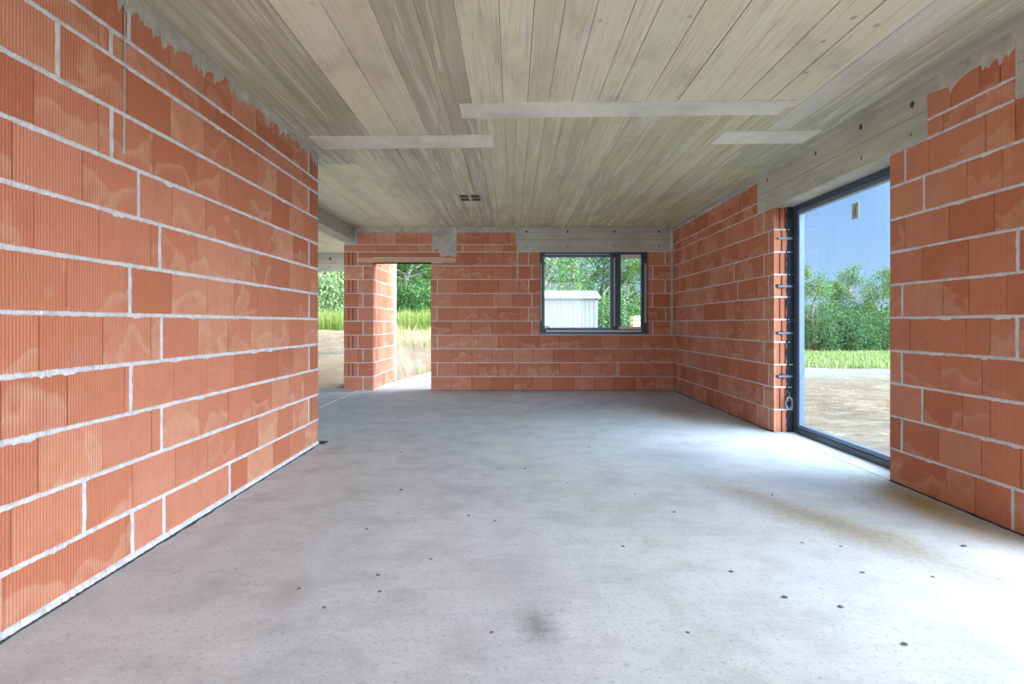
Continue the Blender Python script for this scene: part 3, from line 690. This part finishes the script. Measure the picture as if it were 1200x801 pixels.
mb = MB(); mb.tube([(WX0+.07-cx, yf-.01-cy, .13), (WX0+.07-cx, yf-.03-cy, .15), (WX0+.17-cx, yf-.03-cy, .15), (WX0+.17-cx, yf-.03-cy, .10)], .008); mb.build('bracket', BLACKM, w1)
mb = MB(); mb.box((WX0-cx, yf-.03-cy, .0), (WX1-.01-cx, yf-cy, .03)); mb.build('window_sill', SASH, w1)

# ------------------------------------------------------------------ window 2, tall one in the right wall
FX = 3.12
w2 = tag(empty('window_2', (FX, (YJ0+YJ1)/2, 0)), 'tall floor to lintel window with dark frame in the right wall', kind='structure')
oy = (YJ0+YJ1)/2
def V(a, b): return ((a[0]-FX, a[1]-oy, a[2]), (b[0]-FX, b[1]-oy, b[2]))
mb = MB(); ZT = 2.50
for a, b in (((FX, YJ1-.06, .0), (FX+.08, YJ1-.005, ZT)), ((FX, YJ0+.005, .0), (FX+.08, YJ0+.06, ZT)), ((FX, YJ0+.06, ZT-.05), (FX+.08, YJ1-.06, ZT)), ((FX, YJ0+.06, .004), (FX+.08, YJ1-.06, .06))):
    mb.box(*V(a, b))
mb.build('window_frame', FRAME, w2)
mb = MB()
for a, b in (((FX+.015, YJ1-.115, .06), (FX+.07, YJ1-.06, ZT-.05)), ((FX+.015, YJ0+.06, .06), (FX+.07, YJ0+.115, ZT-.05)), ((FX+.015, YJ0+.115, ZT-.095), (FX+.07, YJ1-.115, ZT-.05)), ((FX+.015, YJ0+.115, .06), (FX+.07, YJ1-.115, .10))):
    mb.box(*V(a, b))
mb.build('glazing_bead', SASH, w2)
mb = MB(); mb.box(*V((FX+.035, YJ0+.10, .09), (FX+.043, YJ1-.10, ZT-.085))); mb.build('pane', GLASS2, w2)
# black sealing membrane between frame and brick, steel anchor plates with sealant around
mb = MB(); n = 60; r = random.Random(8); pr = None
for k in range(n+1):
    z = ZT*k/n; x = 3.045+r.uniform(-.008, .012)
    if pr: mb.face([(pr[0]-FX, YJ1-.003-oy, pr[1]), (0.002, YJ1-.003-oy, pr[1]), (0.002, YJ1-.003-oy, z), (x-FX, YJ1-.003-oy, z)])
    pr = (x, z)
me_ = mb.build('sealing_membrane', BLACKM, w2)
for zc, big in ((.62, 1.), (1.10, .9), (1.62, 1.), (2.15, .5)):
    mb = MB(); r = random.Random(int(zc*100)); n = 26
    pts = []
    for i in range(n):
        a = 2*math.pi*i/n; pts.append((2.985-FX+.062*math.cos(a)*r.uniform(.7, 1.1), YJ1-.006-oy, zc+.026*big*math.sin(a)*r.uniform(.4, 1.5)))
    mb.face(pts[::-1]); mb.face([(p[0], p[1]+.005, p[2]) for p in pts])
    for i in range(n):
        p, q = pts[i], pts[(i+1) % n]; mb.face([p, q, (q[0], q[1]+.005, q[2]), (p[0], p[1]+.005, p[2])])
    sl = mb.build('sealant_patch', BLACKM, w2)
    mb = MB(); mb.box((2.955-FX, YJ1-.010-oy, zc-.012), (.0, YJ1-.006-oy, zc+.012))
    for i in range(3): mb.tube([(2.975-FX+i*.03, YJ1-.013-oy, zc), (2.975-FX+i*.03, YJ1-.009-oy, zc)], .005, 8)
    mb.build('anchor_plate', STEEL, w2)
for zc in (1.24, .37):
    mb = MB(); mb.tube([(3.03-FX, YJ1-.012-oy, zc-.03), (3.09-FX, YJ1-.03-oy, zc-.01), (FX+.03-FX, YJ1-.12-oy, zc), ], .003, 6); mb.build('tie_wire', STEEL, w2)
# raised mortar bed beside/below
mb = MB(); mb.box((XR+.0, YJ0+.0, 0), (FX, YJ1, .003)); tag(mb.build('trim_14', mat_conc('sill_mortar', (.60, .60, .58), (.70, .70, .67))), 'pale mortar bed at the foot of the tall window', kind='structure')

mb = MB(); gx = FX+.0335
ly = 5.33
tl = tag(empty('paper_label', (gx, ly, 2.24)), 'small beige paper label stuck high on the tall right window', 'label')
mb = MB(); mb.box((-.001, -.052, -.072), (.001, .052, .072)); mb.build('sheet', PAPER, tl)
mb = MB(); mb.box((-.0016, -.012, -.05), (-.0011, .004, .05)); mb.box((-.0016, .02, -.045), (-.0011, .03, .02)); mb.build('print', INK, tl)
# coil of wire by the far jamb
tcw = tag(empty('wire_coil', (3.06, YJ1-.05, .24)), 'coil of grey wire hanging low beside the far jamb of the tall window', 'wire')
mb = MB(); pts = []
for i in range(80):
    a = 2*math.pi*i/20; rr = .035+.006*math.sin(i*.7); pts.append((rr*math.cos(a), .012*math.sin(i*1.3)+.002*i/8, .085+1.9*rr*math.sin(a)))
mb.tube(pts, .0035, 6); mb.build('loops', simple('grey_wire', (.30, .30, .33), .5, .4), tcw, smooth=True)
mb = MB(); mb.tube([(.0, .0, .15), (.01, .02, .19), (.0, .045, .21)], .003, 6); mb.build('tie', STEEL, tcw)

# ------------------------------------------------------------------ crumbs and specks on the slab
def fxy(px, py): z = EYE*F/(py-379); return ((px-600)*z/F, z)
SP = [(549, 604), (744, 579), (690, 524), (470, 530), (580, 610), (857, 670), (1093, 676), (1011, 671), (985, 640), (940, 636), (576, 741), (445, 693), (443, 674), (1060, 755), (985, 711), (806, 741),
      (470, 574), (522, 500), (690, 496), (700, 478), (620, 507), (380, 712), (615, 549), (905, 580), (665, 566), (350, 690), (505, 655), (920, 700), (730, 640), (640, 480), (662, 488), (560, 520), (500, 480), (1130, 640), (430, 620), (790, 600)]
rc = random.Random(12); protos = []
for i, (px, py) in enumerate(SP):
    x, y = fxy(px, py)
    if i < 4:
        bm = bmesh.new(); bmesh.ops.create_icosphere(bm, subdivisions=2, radius=1)
        for v in bm.verts: v.co *= 1+.35*noise.noise(v.co*1.7+Vector((i*9, 0, 0))); v.co.z *= .55
        zmin = min(v.co.z for v in bm.verts)
        for v in bm.verts: v.co.z -= zmin
        me = bpy.data.meshes.new('mortar_crumb'); bm.to_mesh(me); bm.free(); me.materials.append(CRUMB); protos.append(me)
        o = bpy.data.objects.new('mortar_crumb', me)
    else:
        o = protos[i % 4] and bpy.data.objects.new('mortar_crumb', protos[i % 4])
    COL.objects.link(o); s_ = rc.uniform(.006, .011); o.scale = (s_*rc.uniform(.9, 1.7), s_, s_*.7); o.rotation_euler = (0, 0, rc.uniform(0, 6)); o.location = (x, y, 0)
    tag(o, 'small dark crumb of mortar scattered on the grey concrete floor', 'debris', 'crumbs scattered on the floor')
mb = MB(); x, y = fxy(785, 556); mb.tube([(-.05, .06, .004), (0, 0, .004), (.03, -.07, .004)], .003, 6)
o = mb.build('straw', STRAW); o.location = (x, y, 0); tag(o, 'thin pale straw lying on the floor near the tall window', 'straw')

# ------------------------------------------------------------------ terrain
def sst(a, b, x): t = min(1, max(0, (x-a)/(b-a))); return t*t*(3-2*t)
def hgt(x, y):
    base = -.14-.0*y
    bank = sst(11.2, 18, y)*(1-sst(-3.5, 5, x-.08*y))*1.25
    bank *= 1
    far = .02*max(0, y-18)*(1-sst(-3, 6, x))
    b2 = -.05*sst(4, 10, x)
    nz = .05*noise.noise(Vector((x*.7, y*.7, 0)))+.03*noise.noise(Vector((x*2.3, y*2.3, 4)))
    inside = (-7.3 < x < 3.4 and -3.5 < y < 10.9) or (-2.7 < x < -1.2 and y < 15.1 and y > 0)
    h_ = base+bank+far+b2+nz
    if inside: h_ = min(h_, -.10)
    if -3.2 < x < -1.0 and 10 < y < 15.6: h_ = min(h_, -.06+.0*y) if x > -2.6+(y-12)*.2 and y < 15 else h_
    return h_
def axis(a, b, c0, c1, fine, coarse):
    v = [a]
    while v[-1] < b:
        x = v[-1]; d = max(0, c0-x, x-c1); v.append(x+fine+(coarse-fine)*min(1, d/25))
    return v
xs = axis(-60, 90, -9, 14, .25, 5); ys = axis(-40, 130, 6, 24, .25, 6)
verts = []; cols = []
for y in ys:
    for x in xs:
        verts.append((x, y, hgt(x, y)))
        n1 = noise.noise(Vector((x*.25, y*.25, 7)))
        left = 1-sst(0, 5, x-.08*y)
        g = left*sst(16.3, 17.3, y+n1*1.2)+(1-left)*sst(17.5, 19.0, y+(x-14)*.25+n1*1.5)
        gv = (1-left)*(sst(14.3, 15.8, y+n1*2)*(1-sst(17, 18.5, y+n1)))*.8
        cols.append((g, gv, (1-left)*(1-sst(11.5, 14.5, y+n1*2)), 1))
nx = len(xs); faces = [(j*nx+i, j*nx+i+1, (j+1)*nx+i+1, (j+1)*nx+i) for j in range(len(ys)-1) for i in range(nx-1)]
me = bpy.data.meshes.new('ground'); me.from_pydata(verts, [], faces); me.materials.append(GROUND)
ca = me.color_attributes.new('tint', 'FLOAT_COLOR', 'POINT'); ca.data.foreach_set('color', [c for q in cols for c in q])
me.polygons.foreach_set('use_smooth', [True]*len(faces))
o = bpy.data.objects.new('ground', me); COL.objects.link(o); tag(o, kind='structure')

# ------------------------------------------------------------------ shed seen through the back window
SY = 20.; sx1 = 2.95; sx0 = .15; gz = hgt(2, 20)-.1; ez = 2.10
sh = tag(empty('garden_shed', ((sx0+sx1)/2, SY+1, gz)), 'white sheet metal shed with ribbed roof seen through the back window', 'shed')
ox, oyy = (sx0+sx1)/2, SY+1
mb = MB(); w = sx1-sx0; n = 20
for i in range(n):
    a = -w/2+w*i/n; b = a+w/n; m_ = a+w/n*.85
    mb.face([(a, -1, 0), (m_, -1, 0), (m_, -1, ez-gz), (a, -1, ez-gz)])
    mb.face([(m_, -1, 0), (b-.006, -.988, 0), (b-.006, -.988, ez-gz), (m_, -1, ez-gz)])
    mb.face([(b-.006, -.988, 0), (b, -1, 0), (b, -1, ez-gz), (b-.006, -.988, ez-gz)])
mb.face([(-w/2, 1, 0), (-w/2, 1, ez-gz), (w/2, 1, ez-gz), (w/2, 1, 0)])
for sx in (-w/2, w/2): mb.face([(sx, -1, 0), (sx, 1, 0), (sx, 1, ez-gz), (sx, 0, ez-gz+.28), (sx, -1, ez-gz)])
mb.build('wall', SHEDW, sh)
mb = MB(); n = 60; w_ = w+.22
def rz(i, y): return ez-gz+.29*(1-abs(y)/1.1)-.01+(.035*(.5+.5*math.cos(i*math.pi)))
for i in range(n):
    a = -w_/2+w_*i/n; b = a+w_/n
    for (y0, y1) in ((-1.13, 0), (0, 1.13)):
        mb.face([(a, y0, rz(i, y0)), (b, y0, rz(i+1, y0)), (b, y1, rz(i+1, y1)), (a, y1, rz(i, y1))])
    mb.face([(a, -1.13, rz(i, -1.13)-.03), (b, -1.13, rz(i+1, -1.13)-.03), (b, -1.13, rz(i+1, -1.13)), (a, -1.13, rz(i, -1.13))])
mb.build('roof', SHEDR, sh)
mb = MB(); mb.box((w/2-.09, -1.012, 0), (w/2+.008, -.995, ez-gz-.03)); mb.box((-w/2, -1.012, ez-gz-.07), (w/2, -.998, ez-gz-.03)); mb.build('corner_trim', TIMBER if False else SHEDW, sh)
# stacked pallets to the right of the shed
gp = hgt(4.4, 21); tp = tag(empty('timber_stack', (4.52, 21, gp)), 'small stack of pale timber boards outside to the right of the shed', 'timber')
for k in range(8):
    mb = MB(); mb.box((-.20, -.3, k*.175), (.20+.05*(k % 2), .3, k*.175+.15)); mb.build('board', TIMBER, tp, bevel=.01)

# ------------------------------------------------------------------ trees
def leaf_cloud(mb, tips, n, spread, size, rnd, droop=0., lo=0., hi=1.):
    for k in range(n):
        c = tips[rnd.randrange(len(tips))]; s_ = spread
        p = Vector((c[0]+rnd.gauss(0, s_), c[1]+rnd.gauss(0, s_), c[2]+rnd.gauss(0, s_*.8)-droop*rnd.random()))
        if p.z < .05: p.z = .05+rnd.random()*.2
        a = Vector((rnd.gauss(0, 1), rnd.gauss(0, 1), rnd.gauss(0, 1))).normalized(); b = a.orthogonal().normalized()
        z = size*rnd.uniform(.6, 1.3); t = min(1, max(0, rnd.gauss(.5, .22)))
        a *= z; b *= z*.6
        mb.face([p-a, p-b, p+a, p+b], 0, None, (t, t, t, 1))
def make_tree(seed, h, kind):
    r = random.Random(seed); tips = []; tr = MB(); rad = .06+.012*h
    bend = [Vector((r.uniform(-.15, .15)*k, r.uniform(-.15, .15)*k, h*k/6)) for k in range(7)]
    tr.tube(bend, [rad*(1-k/6.6) for k in range(7)], 8)
    nb = {'birch': 38, 'broad': 46}[kind]
    for i in range(nb):
        t = r.uniform(.12, .98) if kind == 'birch' else r.uniform(.18, .95)
        k = min(5, int(t*6)); f_ = t*6-k; p = bend[k].lerp(bend[k+1], f_)
        L = h*(.26*(1-t)**.7+.05) if kind == 'birch' else h*(.36*math.sin(math.pi*min(1, t*.9+.12))+.05)
        L *= r.uniform(.6, 1.15); a = r.uniform(0, 6.283)
        d = Vector((math.cos(a), math.sin(a), r.uniform(.3, .9) if kind == 'birch' else r.uniform(.1, .7)))
        q1 = p+d*L*.5; q2 = p+d*L-Vector((0, 0, .12*L))
        tr.tube([p, q1, q2], [rad*.28, rad*.16, rad*.05], 5)
        tips += [q2, q1.lerp(q2, .5), q2, q2+Vector((r.gauss(0, .12), r.gauss(0, .12), r.gauss(0, .12)))*1.5, q1]
    cr = MB(); leaf_cloud(cr, tips, {'birch': 6500, 'broad': 15000}[kind], .032*h if kind == 'birch' else .06*h, .055, r, .09*h if kind == 'birch' else .03*h)
    return tr, cr
def make_bush(seed, h, n=5200):
    r = random.Random(seed); tips = []; tr = MB()
    for i in range(16):
        a = r.uniform(0, 6.283); rr = r.uniform(.05, .45)*h; z = h*r.uniform(.45, .92)*(1-.35*rr/h)
        q = Vector((rr*math.cos(a), rr*math.sin(a), z)); tr.tube([(0, 0, 0), q*.5+Vector((0, 0, .1*h)), q], [.03, .02, .006], 5)
        tips += [q, q*.7, Vector((q.x*1.1, q.y*1.1, q.z*.45))]
    cr = MB(); leaf_cloud(cr, tips, n, .13*h, .05, r); return tr, cr
protos = {}
def plant(kind, v, h0, h, x, y, label, group=None, leaf=LEAF_A, name='tree', cat='tree'):
    key = (kind, v, leaf.name)
    if key not in protos:
        tr, cr = make_bush(v*7+1, h0) if kind == 'bush' else make_tree(v*13+5, h0, kind)
        a = tr.build('trunk' if kind != 'bush' else 'stems', BARK, None, smooth=True); b = cr.build('foliage', leaf)
        protos[key] = (a.data, b.data); bpy.data.objects.remove(a); bpy.data.objects.remove(b)
    t = empty(name, (x, y, hgt(x, y)-.05), R.uniform(0, 6.28)); s_ = h/h0; t.scale = (s_, s_, s_)
    for nm, d in zip(('trunk' if kind != 'bush' else 'stems', 'foliage'), protos[key]):
        o = bpy.data.objects.new(nm, d); COL.objects.link(o); o.parent = t
    tag(t, label, cat, group); return t
def at(px, y): return (px-600)*y/F
# behind the back window
for i, (px, y, h, v, lab) in enumerate([(648, 27, 7.4, 0, 'birch behind the shed, at the left edge of the back window'), (672, 29, 7.0, 1, 'birch behind the middle of the white shed roof'),
        (698, 30, 5.6, 2, 'birch just behind the right end of the white shed'), (714, 28, 5.0, 0, 'birch beside the window mullion, right of the white shed'),
        (733, 29, 6.6, 3, 'tall birch in the middle of the narrow right pane'), (752, 30, 6.0, 1, 'birch at the right edge of the narrow right pane'), (628, 30, 7, 2, 'birch behind the brick left of the back window')]):
    if px < 632: continue
    plant('birch', v, 6., h, at(px, y), y, lab, None)
for i, px in enumerate((645, 668, 692, 713, 731, 752)):
    plant('bush', i % 3, 2., 2.1+.5*(i % 2), at(px, 26+(i % 3)), 26+(i % 3), 'green bush in the row below the birches behind the back window', 'bushes behind the back window', LEAF_B, 'bush', 'bush')
# beyond the tall right window
for i, (px, y, h, v, lab) in enumerate([(952, 29, 4.5, 1, 'broad birch at the left of the tall right window, highest crown'), (976, 31, 3.7, 2, 'low birch second from the left in the tall right window'),
        (1000, 31, 4.6, 3, 'slender birch in the middle of the tall right window'), (1028, 30, 4.2, 0, 'birch at the right of the tall right window'),
        (1046, 31, 4.2, 1, 'birch half hidden by the right jamb of the tall window'), (932, 31, 3.8, 3, 'birch half hidden by the left frame of the tall window')]):
    plant('birch', v, 6., h, at(px, y), y, lab, None)
for i in range(11):
    px = 925+i*13; y = 28.5+(i % 3)*.9
    plant('bush', i % 3, 2., 1.9+.3*((i*7) % 3), at(px, y), y, 'dark green bush in the hedge at the far edge of the field', 'hedge beyond the tall window', LEAF_B, 'bush', 'bush')
# beyond the doorway and the open left side
for (px, y, h, v, lab) in [(478, 23, 5.6, 0, 'leafy broad tree on the left in the doorway view'), (506, 25, 6.2, 1, 'leafy broad tree on the right in the doorway view'), (455, 27, 7.0, 1, 'broad tree behind the return wall of the doorway')]:
    plant('broad', v, 6., h, at(px, y), y, lab, None, LEAF_B)
for (px, y, h, v, lf, lab) in [(393, 21.5, 2.7, 0, LEAF_C, 'pale green bush in the gap left of the brick pier'), (372, 23, 3.4, 1, LEAF_B, 'dark bush at the left edge of the gap by the brick pier'),
                               (408, 24, 3.6, 2, LEAF_B, 'dark bush behind the pale bush beside the brick pier'), (383, 25, 4.2, 2, LEAF_B, 'tall dark bush behind the pale bush in the left gap'),
                               (470, 20.5, 1.7, 1, LEAF_B, 'low bush under the left tree in the doorway'), (492, 20.8, 1.6, 2, LEAF_B, 'low bush in the middle of the doorway view'), (510, 21, 1.8, 0, LEAF_B, 'low bush at the right edge of the doorway view')]:
    plant('bush', v, 2., h, at(px, y), y, lab, None, lf, 'bush', 'bush')

# ------------------------------------------------------------------ grass
def grass(name, n, px0, px1, y0, y1, h0, h1, label, seed, straw=.12, w=.006):
    r = random.Random(seed); mb = MB()
    for k in range(n):
        y = y0+(y1-y0)*r.random()**1.0; x = at(r.uniform(px0, px1), y); z = hgt(x, y)-.02
        h = r.uniform(h0, h1)*(1 if r.random() < .85 else 1.35); a = r.uniform(0, 6.283); l_ = r.uniform(.05, .35)*h
        t = min(1, max(0, r.gauss(.4, .2))) if r.random() > straw else 1.
        ww = w*r.uniform(.7, 1.6)*(1+h*1.2); dx, dy = math.cos(a)*ww, math.sin(a)*ww; lx, ly = math.cos(a+1.3)*l_, math.sin(a+1.3)*l_
        mb.face([(x-dx, y-dy, z), (x+dx, y+dy, z), (x+lx*.35+dx*.8, y+ly*.35+dy*.8, z+h*.6), (x+lx*.35-dx*.8, y+ly*.35-dy*.8, z+h*.6)], 0, None, (t, t, t, 1))
        mb.face([(x+lx*.35-dx*.8, y+ly*.35-dy*.8, z+h*.6), (x+lx*.35+dx*.8, y+ly*.35+dy*.8, z+h*.6), (x+lx, y+ly, z+h)], 0, None, (t, t, t, 1))
    tag(mb.build(name, GRASSM), label, 'grass', None, 'stuff')
grass('tall_grass', 20000, 355, 525, 16.9, 20.5, .18, .5, 'tall bright green grass on the bank behind the house', 1, .12, .0045)
grass('short_grass', 16000, 915, 1075, 18.0, 27.5, .06, .20, 'short yellow green grass in the field beyond the tall window', 2, .35, .012)
grass('dry_tufts', 320, 915, 1075, 8.5, 16, .02, .08, 'sparse dry tufts on the bare ground outside the tall window', 5, .6, .006)
grass('weeds', 500, 430, 515, 14.8, 16.8, .08, .3, 'dry tufts on the sandy bank seen through the doorway', 3, .8, .006)
